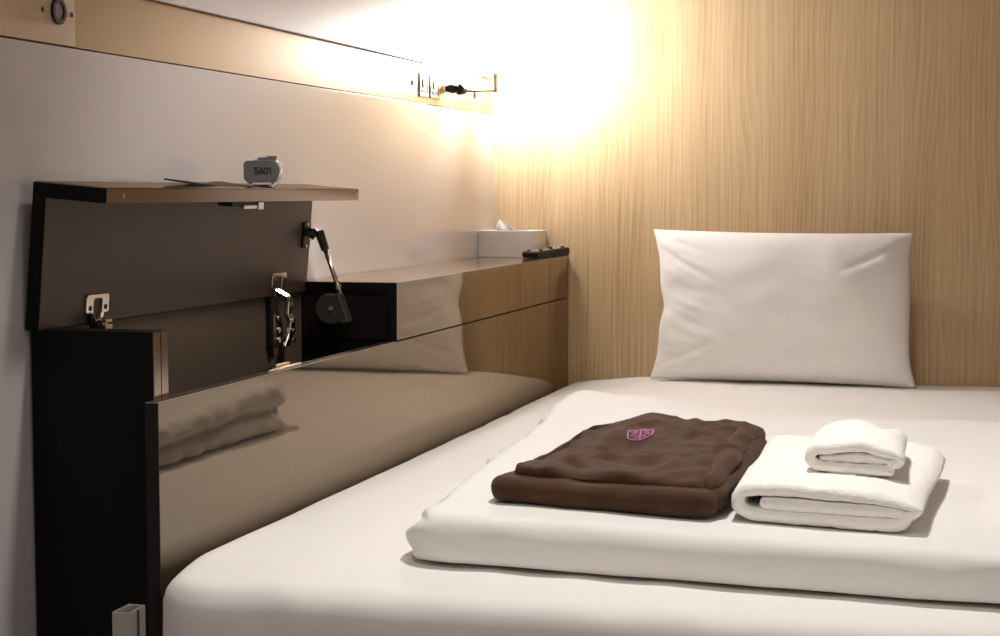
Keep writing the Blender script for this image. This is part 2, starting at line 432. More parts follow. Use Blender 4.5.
# ------------------------------------------------------------------ key tag with coil band, leaflet
zt = LP(.06, .1882, 2.45).z
kt = thing('key_tag', 'grey numbered locker key tag with a silvery coil band on the raised lid', 'key tag', (-1.085, 2.46, zt))
R_tag = Matrix.Translation((-1.085, 2.478, zt)) @ Matrix.Rotation(math.radians(18), 4, 'Z') @ Matrix.Rotation(math.radians(-8), 4, 'X') @ Matrix.Diagonal((1.2, 1.2, 1.2, 1))
def tg(a, b, d): return R_tag @ Vector((a, d, b))
pl = [(-.021, .010), (-.0215, .030), (-.018, .0335), (.004, .0345), (.019, .034), (.0245, .0285), (.0262, .022), (.0245, .0145), (.0195, .0085), (.016, .0035), (.008, .0028), (-.002, .0065), (-.008, .004), (-.013, .0030), (-.0175, .006)]
a = MB().prism(pl, tg, -.003, .003).build('tag_plate', M['tag'], kt, bevel=.0012)
coil = MB(); path = []
for k in range(420):
    th = 2 * PI * k / 420; ph = th * 48
    cx_, cz_ = .0065 + .0195 * math.cos(th), .0205 + .0180 * math.sin(th)
    rr = .0032
    path.append(tg(cx_ + rr * math.cos(ph) * math.cos(th), cz_ + rr * math.cos(ph) * math.sin(th), .0075 + rr * math.sin(ph)))
coil.tube(path, .0010, 5, closed=True)
b = coil.build('coil_band', M['clear'], kt, smooth=True)
cl = MB().prism(rrect(-.003, .021, .0335, .0385, .0018, 3), tg, .001, .008)
cl.prism(rrect(.009, .022, .0365, .0405, .0018, 3), tg, .001, .006)
c = cl.build('clasp', M['tag'], kt, bevel=.0008)
k2 = MB().prism(rrect(-.010, .015, .0012, .0045, .0015, 3), tg, -.004, .006)
e = k2.build('band_end', M['clear'], kt, bevel=.0008)
# digits as stroke lettering: 5A01
def strokes(mb, lines, w, fn, d0, d1):
    for (x0, y0), (x1, y1) in lines:
        dx, dy = x1 - x0, y1 - y0; L = math.hypot(dx, dy) or 1; ux, uy = dx / L * w * .5, dy / L * w * .5
        px, py = -uy, ux
        mb.prism([(x0 - ux + px, y0 - uy + py), (x0 - ux - px, y0 - uy - py), (x1 + ux - px, y1 + uy - py), (x1 + ux + px, y1 + uy + py)], fn, d0, d1)
GL = {'5': [(1, 1.8, 0, 1.8), (0, 1.8, 0, 1.0), (0, 1.0, .7, 1.05), (.7, 1.05, 1, .75), (1, .75, 1, .3), (1, .3, .7, 0), (.7, 0, .25, 0), (.25, 0, 0, .25)],
      'A': [(0, 0, .5, 1.8), (.5, 1.8, 1, 0), (.2, .6, .8, .6)],
      '0': [(.3, 0, .7, 0), (.7, 0, 1, .35), (1, .35, 1, 1.45), (1, 1.45, .7, 1.8), (.7, 1.8, .3, 1.8), (.3, 1.8, 0, 1.45), (0, 1.45, 0, .35), (0, .35, .3, 0)],
      '1': [(.2, 1.4, .55, 1.8), (.55, 1.8, .55, 0)]}
tx = MB()
for i, ch in enumerate('5A01'):
    s0 = .0042; x0 = -.0062 + i * .0060; z0 = .0165
    strokes(tx, [((x0 + a_ * s0, z0 + b_ * s0), (x0 + c_ * s0, z0 + d_ * s0)) for a_, b_, c_, d_ in GL[ch]], .00145, tg, -.0036, -.0029)
f = tx.build('number', M['ink'], kt)
local(kt, a, b, c, e, f)
# thin dark leaflet
V = []; F = []; n = 24
for i in range(n + 1):
    u = i / n; y = 2.215 + .21 * u
    zz = zt + .0013 + .0055 * (1 - u) ** 2 * 1 + .0022 * math.sin(u * 9) * (u > .3) * u
    for j in range(5): V.append((-1.118 + .010 * j, y, max(zz, zt + .0012) - .0018 * 0 + (2 - j) * .0015))
for i in range(n):
    for j in range(4): F.append((i * 5 + j, i * 5 + j + 1, i * 5 + j + 6, i * 5 + j + 5))
o = link('leather_card_folder', V, F, M['card'], solid=.0024)
tag(o, 'thin dark folder lying beside the key tag on the raised lid', 'folder')

# ------------------------------------------------------------------ tissue box and remote control
tb = thing('tissue_box', 'white tissue box standing in the corner on the cabinet top', 'tissue box', (-1.09, 3.985, ZT))
bx0, bx1, by0, by1, bh = -1.1525, -1.0155, 3.922, 4.052, .0635
a = MB().box(bx0, bx1, by0, by1, ZT + .0005, ZT + bh).build('box', M['paper'], tb, bevel=.0012)
b = MB().prism(ellipse((bx0 + bx1) / 2, (by0 + by1) / 2, .040, .018), lambda u, v_, d: (u, v_, ZT + bh + d), -.001, .0006).build('opening', M['slot'], tb)
V = []; F = []
cx0, cy0 = -1.087, 3.985
for i in range(9):
    w = i / 8
    for j in range(13):
        s_ = j / 12 * 2 - 1
        hgt = (1 - abs(s_ + .75) / 1.75) if s_ > -.75 else (1 - abs(s_ + .75) / .25)
        hgt = max(0, hgt) ** 1.4 * .030
        V.append((cx0 + s_ * .030 - .008 * w, cy0 + .010 * math.sin(s_ * 4 + 1) * (1 - w * .4) - .004 + .003 * math.sin(w * 5 + j), ZT + bh - .002 + hgt * w))
for i in range(8):
    for j in range(12): F.append((i * 13 + j, i * 13 + j + 1, i * 13 + j + 14, i * 13 + j + 13))
c = link('tissue', V, F, M['tissue'], tb, smooth=True, solid=.0008)
local(tb, a, b, c)
rc = thing('remote_control', 'dark remote control with pale buttons beside the tissue box', 'remote control', (-.992, 3.955, ZT), math.radians(-14))
def RC(mb, name, m, parent=rc, **kw): return mb.build(name, m, parent, **kw)
out = rrect(-.021, .021, -.088, .088, .008)
mb = MB()
V1 = [(x * .9, y * .97, .001) for x, y in out] + [(x, y, .008) for x, y in out] + [(x, y, .013 + .006 * sm(-.02, .085, y)) for x, y in out] + [(x * .9, y * .975, .0155 + .006 * sm(-.02, .085, y)) for x, y in out]
n = len(out)
mb.add(V1, [(k * n + i, k * n + (i + 1) % n, (k + 1) * n + (i + 1) % n, (k + 1) * n + i) for k in range(3) for i in range(n)] + [tuple(range(n))[::-1], tuple(range(3 * n, 4 * n))])
RC(mb, 'body', M['plastic'])
fp = rrect(-.0165, .0165, -.075, .082, .005)
RC(MB().prism(fp, lambda a, b, d: (a, b, .0155 + .006 * sm(-.02, .085, b) + d), -.002, .0006), 'faceplate', M['rbody'])
for i in range(8):
    for j in range(3):
        y = -.066 + i * .0185; x = -.011 + j * .011; z = .0161 + .006 * sm(-.02, .085, y)
        RC(MB().prism(rrect(x - .0038, x + .0038, y - .0045, y + .0045, .0015, 2), lambda a, b, d: (a, b, z + d), 0, .0030), 'button', M['button'] if (i + j) % 3 else M['plastic'])

# ------------------------------------------------------------------ switches, reading lamp
for i, (y0, y1) in enumerate(((3.492, 3.552), (3.566, 3.630))):
    bxx = XW - .006
    sw = thing('wall_socket', ['chrome framed wall plate on the band, the one farther from the lamp', 'chrome framed wall plate on the band, the one next to the lamp arm'][i], 'wall plate', (bxx, (y0 + y1) / 2, 1.181), group='wall plates beside the lamp')
    m1 = MB()
    for (a0, a1, b0, b1) in ((y0, y1, 1.155, 1.162), (y0, y1, 1.200, 1.207), (y0, y0 + .008, 1.162, 1.200), (y1 - .008, y1, 1.162, 1.200)): m1.box(bxx, bxx + .004, a0, a1, b0, b1)
    a = m1.build('frame', M['dull'], sw, bevel=.0008)
    b = MB().box(bxx, bxx + .003, y0 + .008, y1 - .008, 1.162, 1.200).build('face', M['beige'], sw)
    c = MB().box(bxx + .003, bxx + .005, y0 + .020, y1 - .020, 1.176, 1.194).build('rocker' if i == 0 else 'outlet', mat('tan_switch', (.45, .38, .26), .4), sw, bevel=.001)
    e = MB().box(bxx + .003, bxx + .0045, y0 + .012, y1 - .012, 1.164, 1.170).build('slot', M['slot'], sw)
    local(sw, a, b, c, e)
o = MB().box(XW - .006, XW - .003, 3.447, 3.453, 1.176, 1.188).build('wall_button', M['chrome'], bevel=.001)
tag(o, 'tiny metal button on the band left of the wall plates', 'button')

lamp = thing('wall_lamp', 'swing arm reading lamp with a blazing white shade in the corner', 'lamp', (XW - .006, 3.665, 1.180))
LX = -1.085
parts = []
parts.append(MB().tube([(XW - .006, 3.665, 1.180), (XW + .004, 3.665, 1.180)], .010, 20).build('wall_mount', M['chrome'], lamp, bevel=.002))
parts.append(MB().tube([(XW + .004, 3.665, 1.181), (XW + .016, 3.668, 1.181), (XW + .026, 3.675, 1.181)], [.008, .011, .009], 14).build('swivel_joint', M['plastic'], lamp, bevel=.002))
parts.append(MB().tube([(-1.125, 3.677, 1.180), (-1.119, 3.694, 1.179)], [.013, .011], 14).build('swivel_knob', M['grey'], lamp, bevel=.002))
ex = Vector((LX, 3.838, 1.185))
parts.append(MB().tube([(-1.121, 3.69, 1.177), (ex.x, ex.y, ex.z)], .0036, 10).build('arm', M['dull'], lamp, smooth=True))
parts.append(MB().box(ex.x - .004, ex.x + .004, ex.y - .004, ex.y + .004, ex.z - .004, 1.221).build('stem', M['dull'], lamp, bevel=.001))
parts.append(MB().tube([(-1.108, 3.745, 1.179), (-1.108, 3.745, 1.172), (-1.108, 3.745, 1.162)], [.0015, .0035, .003], 10).build('switch_knob', mat('copper_knob', (.5, .2, .14), .35, .6), lamp))
cirb = ellipse(ex.x, ex.y, .038, .038, 32)
parts.append(MB().prism(cirb, lambda a, b, d: (a, b, 1.2205 + d), 0, .003).build('shade_plate', M['chrome'], lamp, bevel=.001))
mb = MB(); n = 32
prof = [(.034, 1.2245), (.037, 1.26), (.037, 1.31), (.030, 1.335), (.012, 1.345)]
mb.add([(ex.x + r * math.cos(2 * PI * k / n), ex.y + r * math.sin(2 * PI * k / n), z) for r, z in prof for k in range(n)],
       [(i * n + k, i * n + (k + 1) % n, (i + 1) * n + (k + 1) % n, (i + 1) * n + k) for i in range(len(prof) - 1) for k in range(n)] + [tuple(range(n))[::-1], tuple((len(prof) - 1) * n + k for k in range(n))])
parts.append(mb.build('lamp_shade', M['shade'], lamp, smooth=True))
local(lamp, *parts)

# ------------------------------------------------------------------ bed
bed = thing('bed', 'low bed made up with a fitted white sheet', 'bed', (-.35, 2.9, 0))
a = MB().box(-.93, .24, 1.86, YB - .01, .0, .27).build('bed_base', M['black'], bed, bevel=.01)
V, F = slab(-.953, .275, 1.748, YB - .002, .262, BZ, .034, .09, .013, 16)
def fm(p, n):
    q = p.copy()
    q.z -= .014 * (.7 + .3 * sm(1.75, 3.2, p.y)) * (1 - sm(0, .22, p.x + .957)) * sm(BZ - .16, BZ, p.z)
    if n.z > .3:
        q.z += .0015 * P(p.x * 4, p.y * 3)
        q.z += .0018 * ridge(P(p.x * 5, p.y * 16, 3)) * gs(p.y - 3.5, .5) + .0012 * ridge(P(p.x * 9, p.y * 3, 6)) + .0012 * P(p.x * 14, p.y * 6, 8)
    if p.y < 1.80 and n.z < .7:                      # soft vertical drape on the end
        q.y += .005 * P(p.x * 14, 0, p.z * 3) + .004 * P(p.x * 3, 1, p.z * 2)
    cd = math.hypot(p.x + .957, p.y - 1.752)
    q.x += .032 * sm(.22, .0, p.y - 1.748) * sm(.3, 0, p.x + .957)
    if cd < .16 and n.z < .6: q += n * (.0022 * math.sin((p.x - p.y) * 70 + p.z * 12) * (1 - cd / .16) * sm(BZ - .03, BZ - .10, p.z))
    return q
V = displace(V, F, fm)
b = link('sheeted_mattress', V, F, M['sheet'], bed, smooth=True)
local(bed, a, b)

# pillow leaning on the wooden wall
def pillow():
    W, Hh, T = .606, .353, .125; nx, ny = 110, 70; V = []; F = []
    def pt(i, j, s):
        u = i / nx * 2 - 1; v = j / ny * 2 - 1
        # outline pulls in along the edges, pinched ears at the corners
        ox = u * W / 2 * (1 - .050 * (1 - v ** 4) ** 1.0 * abs(u) ** 2)
        oz = v * Hh / 2 * (1 - .028 * (1 - u * u) * abs(v) ** 2)
        ox += -.009 * max(0, u) ** 3 * sm(.2, 1, v) + .004 * max(0, u) ** 6 * sm(-.6, -1, v) - .004 * max(0, -u) ** 6 * sm(-.6, -1, v)
        if u < 0: ox += .010 * gs(v + .02, .18) * abs(u) ** 6 - .004 * gs(v - .95, .3) * abs(u) ** 4
        prof = (max(0, 1 - abs(u) ** 3.2) * max(0, 1 - abs(v) ** 3.0)) ** .52
        y = s * T / 2 * prof
        cor = abs(u * v)
        wr = .0032 * P(u * 3, v * 3, s * 5) + .0030 * ridge(P(u * 4 + v * 7, u * 9 - v * 5, 2 * s)) * sm(.25, .8, cor)
        wr += .0022 * P(u * 3, v * 9 + u * 5, 4) * 2 * gs(u + .80, .2) + .0012 * ridge(P(u * 3 + v * 1, v * 2.5 + 3, 11)) + .0009 * P(u * 14, v * 10, 6) * sm(.45, .95, max(abs(u), abs(v)))
        wr += -.006 * gs((v - .72) - (u - .75) * .75, .05) * sm(.35, .7, u) * (u < .98)
        wr += -.005 * gs((v - .48) - (u - .75) * .55, .05) * sm(.4, .75, u) * (u < .98)
        wr += -.005 * gs((v + .62) - (u + .7) * .7, .05) * sm(-.45, -.75, u)
        wr += -.005 * gs((v - .5) + (u + .7) * .9, .05) * sm(-.45, -.75, u)
        y += s * wr * min(1, prof * 1.6)
        return Vector((ox, y, oz + Hh / 2))
    ids = {}
    def vid(i, j, s):
        k = (i, j, 0 if i in (0, nx) or j in (0, ny) else s)
        if k not in ids: ids[k] = len(V); V.append(pt(i, j, s))
        return ids[k]
    for s in (-1, 1):
        for i in range(nx):
            for j in range(ny):
                q = (vid(i, j, s), vid(i + 1, j, s), vid(i + 1, j + 1, s), vid(i, j + 1, s)); F.append(q if s < 0 else q[::-1])
    return V, F
V, F = pillow()
Rm = Matrix.Translation((-.4305, 3.952, BZ + .0025)) @ Matrix.Rotation(math.radians(-3.5), 4, 'X') @ Matrix.Rotation(math.radians(.4), 4, 'Y')
pil = link('pillow', [Rm @ v for v in V], F, M['pillow'], None, smooth=True)
tag(pil, 'plump white pillow leaning upright against the wooden wall', 'pillow')

# folded duvet
V, F = slab(-.655, .215, 1.903, 2.96, BZ + .0032, DZ, .0235, .040, .010, 14)
zm = BZ + .026
def fd(p, n):
    q = p.copy()
    # layered, gathered left end
    w = sm(-.1, -.7, n.x)
    if p.x < -.60:
        q.x += .030 * gs(p.z - zm - .004 * P(p.y * 6, 5), .0085) * w * sm(1.98, 2.12, p.y)
        q.x += w * ((p.z - BZ - .02) / .06 * .018 * (1 - sm(2.0, 2.2, p.y)) + .006 * P(p.y * 9, p.z * 20) + .0060 * math.sin(p.y * 75 + p.z * 160) * gs(p.y - 1.95, .08))
        if p.y > 2.3: q.x += w * (.008 * P(p.y * 26, p.z * 40) + .004 * math.sin(p.y * 90 + p.z * 60))
    tp = sm(.2, .9, n.z)
    q.z += tp * (.0022 * P(p.x * 3, p.y * 3, 7) + .0016 * ridge(P(p.x * 7, p.y * 15, 1)) * sm(2.5, 2.9, p.y))
    q.z += tp * .0018 * ridge(P(p.x * 16 + p.y * 8, p.y * 9, 4)) * sm(-.12, .05, p.x)
    fr = sm(-.2, -.9, n.y)
    h_ = p.z - BZ - .0032
    if h_ < .0235 and math.hypot(n.x, n.y) > .05:      # the fold sits heavily: less undercut near the sheet
        k_ = Vector((n.x, n.y, 0)).normalized(); q += k_ * .6 * (.0235 - math.sqrt(max(0, .0235 ** 2 - (.0235 - max(0, h_)) ** 2))) * sm(.05, .5, math.hypot(n.x, n.y))
    q += n * (.0022 * ridge(P(p.x * 26, p.y * 30, p.z * 50)) * gs(p.x + .66, .07) + .0012 * P(p.x * 9, p.y * 9, 12))
    q.y += fr * (.004 * P(p.x * 4, p.z * 15) + .0025 * P(p.x * 12, p.z * 30, 3) + .006 * P(p.x * 22, p.z * 25, 9) * sm(-.15, .0, p.x))
    if n.z < -.3 and p.y < 2.02: q.z += .0015 * max(0, P(p.x * 18, 2)) + .002 * sm(-.1, .03, p.x)
    q.z += (p.z - BZ) / .061 * (.008 * sm(1.95, 2.3, p.y) * sm(-.56, -.62, p.x) + .026 * sm(2.48, 2.84, p.y) * sm(-.30, -.56, p.x))
    x, y = q.x, q.y
    q.x = x - .037 * (y - 1.945); q.y = y - .075 * (x + .655) * (1 - sm(1.94, 3.0, y))
    return q
V = displace(V, F, fd)
dv = link('folded_duvet', V, F, M['duvet'], None, smooth=True)
tag(dv, 'thick white duvet folded flat on the bed under the towels', 'duvet')
dv_bvh = BVHTree.FromPolygons(V, F)
def top_z(x, y):
    h = dv_bvh.ray_cast(Vector((x, y, 1)), Vector((0, 0, -1)))[0]
    return h.z if h else DZ

# ------------------------------------------------------------------ folded brown garment
mb = MB()
# lower layer with the fat front fold
X0, X1 = -.566, -.290
def zone(x0, x1, y0, y1, z0, z1, r, pr, h, nz, fn):
    V, F = slab(x0, x1, y0, y1, z0, z1, r, pr, h, nz); mb.add(displace(V, F, fn), F)
GZ = DZ + .0005
def skew(q): # front edge turns towards the camera on the right
    q.z += top_z(q.x, q.y) - DZ + .002
    q.y -= .16 * (q.x - X0) * (1 - .2 * sm(2.1, 2.5, q.y)); q.x += .02 * (q.y - 2.0); return q
def f1(p, n):
    q = p.copy(); fr = gs(p.y - 2.01, .05)
    q += n * (.0030 * P(p.x * 16, p.y * 10, p.z * 30) + .0018 * ridge(P(p.x * 20, p.z * 60, p.y * 20)))
    q.z += sm(0, .5, n.z) * (.003 * fr + .0035 * P(p.x * 11, 3) * fr)
    q.y += .005 * P(p.x * 9, 8)
    return skew(q)
zone(X0 - .008, X1 + .004, 1.995, 2.40, GZ, GZ + .026, .0125, .022, .006, 8, f1)
def f2(p, n):
    q = p.copy(); u = (p.x - X0) / (X1 - X0); v = (p.y - 2.03) / .46
    t = sm(.1, .8, n.z)
    q += n * (.0016 * P(p.x * 18, p.y * 12, p.z * 30))
    hh = .0095 * P(p.x * 8 + 2, p.y * 6, 1) + .0075 * ridge(P(p.x * 8 + p.y * 9, p.y * 5 - p.x * 7, 6)) + .0075 * ridge(P(p.x * 15 - p.y * 6, p.y * 12, 2))
    hh += .0022 * P(p.x * 40, p.y * 26, 5) + .0036 * ridge(P(p.x * 30 + p.y * 10, p.y * 20, 8))
    hh += .0050 * gs(p.y - 2.05 - .012 * math.sin(u * 9), .018)
    hh -= .020 * sm(.30, -.02, u) * sm(.0, .25, v)             # slopes away to the left
    hh += .009 * sm(.50, .74, v) * gs(u - .36, .45) * (1 - .35 * sm(.8, 1, v)) - .008 * gs(v - .46, .11) * gs(u - .40, .35)
    hh += .004 * sm(.5, 1, v)
    near = gs(p.x + .450 + .16 * 0, .05) * gs(v - .62, .17)
    hh -= .75 * near * (.0095 * P(p.x * 8 + 2, p.y * 6, 1) + .0075 * ridge(P(p.x * 8 + p.y * 9, p.y * 5 - p.x * 7, 6)) + .0075 * ridge(P(p.x * 15 - p.y * 6, p.y * 12, 2)) + .0022 * P(p.x * 40, p.y * 26, 5) + .0036 * ridge(P(p.x * 30 + p.y * 10, p.y * 20, 8)))
    hh *= .45 + .55 * sm(.02, .22, v)
    q.z += t * hh
    if t < .5 and p.y > 2.3: q.z += .004 * sm(.6, 1, v) * (1 if n.z > -.2 else 0)
    q.y += .007 * P(p.x * 10, 2, 2) * (1 if p.y < 2.1 else 0)
    if p.y > 2.35: q.y += .010 * P(p.x * 8, 7)
    q.x += .006 * P(p.y * 9, 3) * (1 if u < .2 else 0)
    return skew(q)
zone(X0 + .010, X1 - .004, 2.028, 2.49, GZ + .020, GZ + .038, .0085, .024, .0055, 7, f2)
# two soft rolls down the right side (sleeves folded back)
def roll(pts, rs, seed):
    path = []; rr = []
    n = 46
    for i in range(n + 1):
        t = i / n * (len(pts) - 1); k = min(int(t), len(pts) - 2); f = t - k; f2_ = f * f * (3 - 2 * f)
        path.append(Vector(pts[k]).lerp(Vector(pts[k + 1]), f)); rr.append(rs[k] + (rs[k + 1] - rs[k]) * f2_)
    V = []; m = 18
    for i, p in enumerate(path):
        tt = (path[min(i + 1, n)] - path[max(i - 1, 0)]).normalized(); u = Vector((0, 0, 1)); w = tt.cross(u).normalized()
        e = min(i, n - i) / 3.0; cap = math.sqrt(max(.02, 1 - (1 - min(1, e)) ** 2))
        for j in range(m):
            an = 2 * PI * j / m; r = rr[i] * cap * (1 + .34 * P(math.cos(an) * 1.4 + seed, math.sin(an) * 1.4, i * .14))
            c_ = p + w * math.cos(an) * r * .95 + u * math.sin(an) * r; c_.z += top_z(c_.x, c_.y) - DZ + .002; V.append(c_)
    F = [(i * m + j, i * m + (j + 1) % m, (i + 1) * m + (j + 1) % m, (i + 1) * m + j) for i in range(n) for j in range(m)]
    F += [tuple(range(m))[::-1], tuple(n * m + j for j in range(m))]
    mb.add(V, F)
roll([(-.299, 1.985, GZ + .030), (-.301, 2.12, GZ + .034), (-.306, 2.28, GZ + .033), (-.306, 2.42, GZ + .036)], [.012, .0175, .018, .017], 1)
roll([(-.292, 1.97, GZ + .018), (-.290, 2.12, GZ + .022), (-.290, 2.28, GZ + .023), (-.290, 2.41, GZ + .029)], [.014, .016, .015, .011], 5)
gar = mb.build('folded_garment', M['pj'], None, smooth=True)
gar.data.update()
tag(gar, 'dark brown folded lounge garment with a pink crest on the duvet', 'garment')
g_bvh = BVHTree.FromPolygons(mb.v, mb.f)
# embroidered crest, laid over the cloth
def on_cloth(x, y, h):
    q = g_bvh.ray_cast(Vector((x, y, 1)), Vector((0, 0, -1)))[0]
    return Vector((x, y, (q.z if q else GZ + .05) + h))
ECX, ECY, EW, EH = -.443, 2.305, .0165, .050     # half width, full height (as it lies)
def cr(u, v, h): return on_cloth(ECX + u * EW - v * .004, ECY + v * EH / 2 + u * .010, h)
def dens(pts, closed=False, k=6):
    out = []; pts = pts + ([pts[0]] if closed else [])
    for a_, b_ in zip(pts, pts[1:]):
        for i in range(k): out.append((a_[0] + (b_[0] - a_[0]) * i / k, a_[1] + (b_[1] - a_[1]) * i / k))
    out.append(pts[-1]); return out
pk = MB(); pl = MB()
shield = [(-.93, .95), (-.55, .88), (0, .92), (.55, .88), (.93, .95), (.98, .3), (.92, -.4), (.6, -.75), (0, -.98), (-.6, -.75), (-.92, -.4), (-.98, .3)]
def st(pts, closed=False, r=.0009): pk.tube([cr(u, v, .0012) for u, v in dens(pts, closed)], r, 6)
st(shield, True, .0011)
st([(0, -.9), (0, -.1), (.06, .85)], r=.0010)
st([(0, -.25), (-.35, -.3), (-.75, -.05)]); st([(0, -.25), (.35, -.3), (.75, -.05)])
st([(-.1, -.5), (-.5, -.62)]); st([(.1, -.5), (.5, -.62)])
st([(-.75, .7), (-.45, .3), (-.2, .65), (-.55, .55)]); st([(-.7, .1), (-.35, .1), (-.2, .3)])
st([(.75, .7), (.5, .3), (.25, .65), (.6, .55)]); st([(.7, .1), (.4, .1), (.22, .3)])
g = 12; VV = []; FF = []
for i in range(g + 1):
    for j in range(g + 1):
        u, v = i / g * 2 - 1, j / g * 2 - 1
        lim = .93 - .35 * sm(-.3, -1, v); VV.append(cr(u * lim, v * .9, .0006))
for i in range(g):
    for j in range(g): FF.append((i * (g + 1) + j, (i + 1) * (g + 1) + j, (i + 1) * (g + 1) + j + 1, i * (g + 1) + j + 1))
link('crest_ground', VV, FF, M['plum'], gar)
o = pk.build('crest', M['pink'], gar, smooth=True); o['label'] = 'pink embroidered crest'

# ------------------------------------------------------------------ towels
def ribbon(profile, thick, y0, y1, ny, fn, seed=0, nround=5, taper=.35):
    """a thick folded cloth: profile centreline in x-z, given thickness, swept along y"""
    # resample
    pts = [Vector((a_, b_, 0)) for a_, b_ in profile]
    L = [0]
    for a_, b_ in zip(pts, pts[1:]): L.append(L[-1] + (b_ - a_).length)
    N = max(30, int(L[-1] / .006)); C_ = []
    for i in range(N + 1):
        s = L[-1] * i / N; k = 0
        while k < len(L) - 2 and L[k + 1] < s: k += 1
        C_.append(pts[k].lerp(pts[k + 1], (s - L[k]) / max(1e-9, L[k + 1] - L[k])))
    for _ in range(3): C_ = [C_[0]] + [(C_[i - 1] + C_[i] * 2 + C_[i + 1]) / 4 for i in range(1, N)] + [C_[-1]]
    up = []; dn = []; nr = []
    for i in range(N + 1):
        t = (C_[min(i + 1, N)] - C_[max(i - 1, 0)]).normalized(); nr.append(Vector((-t.y, t.x, 0)))
    loop = []
    for i in range(N + 1): loop.append((C_[i], nr[i], 1))
    tN = (C_[N] - C_[N - 1]).normalized(); t0 = (C_[0] - C_[1]).normalized()
    ring = [(C_[i], nr[i]) for i in range(N + 1)]
    for k in range(1, nround):
        an = PI * k / nround; ring.append((C_[N], nr[N] * math.cos(an) + tN * math.sin(an)))
    ring += [(C_[i], -nr[i]) for i in range(N, -1, -1)]
    for k in range(1, nround):
        an = PI * k / nround; ring.append((C_[0], -nr[0] * math.cos(an) + t0 * math.sin(an)))
    m = len(ring); V = []; F = []
    ys = []
    for j in range(nround): ys.append((y0, j))
    rows = []
    for j in range(1, nround + 1):
        a_ = PI / 2 * j / nround; rows.append((y0 + thick / 2 * (1 - math.sin(a_)), math.cos(a_)))
    rows = [(y0 + thick / 2 * (1 - math.sin(PI / 2 * j / nround)), max(.12, math.cos(PI / 2 * (j / nround)))) for j in range(nround, 0, -1)]
    mid = [(y0 + thick / 2 + (y1 - y0 - thick) * j / ny, 1) for j in range(ny + 1)]
    end = [(y1 - (r[0] - y0), r[1]) for r in rows[::-1]]
    allr = rows + mid + end
    for (y, sc) in allr:
        for c_, d_ in ring:
            p = c_ + d_ * (thick / 2 * sc)
            V.append(fn(Vector((p.x, y, p.y)), seed))
    R_ = len(allr)
    for j in range(R_ - 1):
        for k in range(m): F.append((j * m + k, j * m + (k + 1) % m, (j + 1) * m + (k + 1) % m, (j + 1) * m + k))
    # end caps as strips across the thickness
    for j0 in (0, (R_ - 1) * m):
        for i in range(N):
            a_, b_ = i, i + 1; c2, d2 = N + nround + (N - i) - 1 , N + nround + (N - i) - 2 + 0
            ia, ib = j0 + i, j0 + i + 1
            io, ip = j0 + (N + nround) + (N - i), j0 + (N + nround) + (N - i - 1)
            F.append((ia, ib, ip, io))
    return V, F
TZ = DZ + .0015
th = .016
def fuzz(p, s): return .0011 * P(p.x * 120 + s, p.y * 120, p.z * 120) + .0006 * P(p.x * 260 + s, p.y * 260, p.z * 260)
# bath towel: bottom layer, turns up at the right, over the top, round the left, inner layers
w = .208; hT = .047
prof = []
def arc(cx, cz, r, a0, a1, n=8):
    return [(cx + r * math.cos(math.radians(a0 + (a1 - a0) * k / n)), cz + r * math.sin(math.radians(a0 + (a1 - a0) * k / n))) for k in range(n + 1)]
zc = th / 2
prof = [(.036, zc + .0150), (.10, zc + .0155), (w - .020, zc + .0155)] + arc(w - .018, zc + .0078, .0078, 90, -90, 6)[1:-1] + [(w - .020, zc), (.10, zc), (.020, zc)]
prof += arc(.017, zc + .0160, .0160, -90, -270, 12)[1:] + [(.05, zc + .0325), (.12, zc + .0330), (w - .012, zc + .030)] + arc(w - .010, zc + .020, .011, 90, -35, 8)[1:] + [(w - .012, zc + .0125)]
TX, TY = -.265, 1.965
def ft(p, s):
    q = p.copy(); u = p.x / w; v = (p.y) / .36
    top = sm(.022, .040, p.z)
    q.z += top * (.003 * P(p.x * 12, p.y * 9, 2) - .006 * sm(.7, 1.05, u) - .003 * gs(v - .02, .08)) + fuzz(p, s)
    q.z += top * .0016 * math.sin(p.y * 60 + p.x * 25) * gs(u - .28, .22)          # soft ribs on the top
    q.x += fuzz(p, s + 7) + .0035 * P(p.z * 30, p.y * 6, 1) + .012 * top * sm(.6, 1, u) * 0
    q.y += .004 * P(p.x * 16, p.z * 40, 5) * (1 if v < .1 else 0) + fuzz(p, s + 3)
    # plan shape: slightly turned; back narrower
    x = q.x - .03 * v * (0 if u < .5 else 1) * 0; y = q.y
    X_, Y_ = TX + x * (1 + .10 * v) - .004 * v, TY + y - .14 * x
    return Vector((X_, Y_, top_z(X_, Y_) + .002 + q.z))
V, F = ribbon(prof, th, 0, .40, 66, ft, 1)
bt = link('bath_towel', V, F, M['towel'], None, smooth=True)
tag(bt, 'white terry bath towel folded thick beside the brown garment', 'towel')
b_bvh = BVHTree.FromPolygons(V, F)
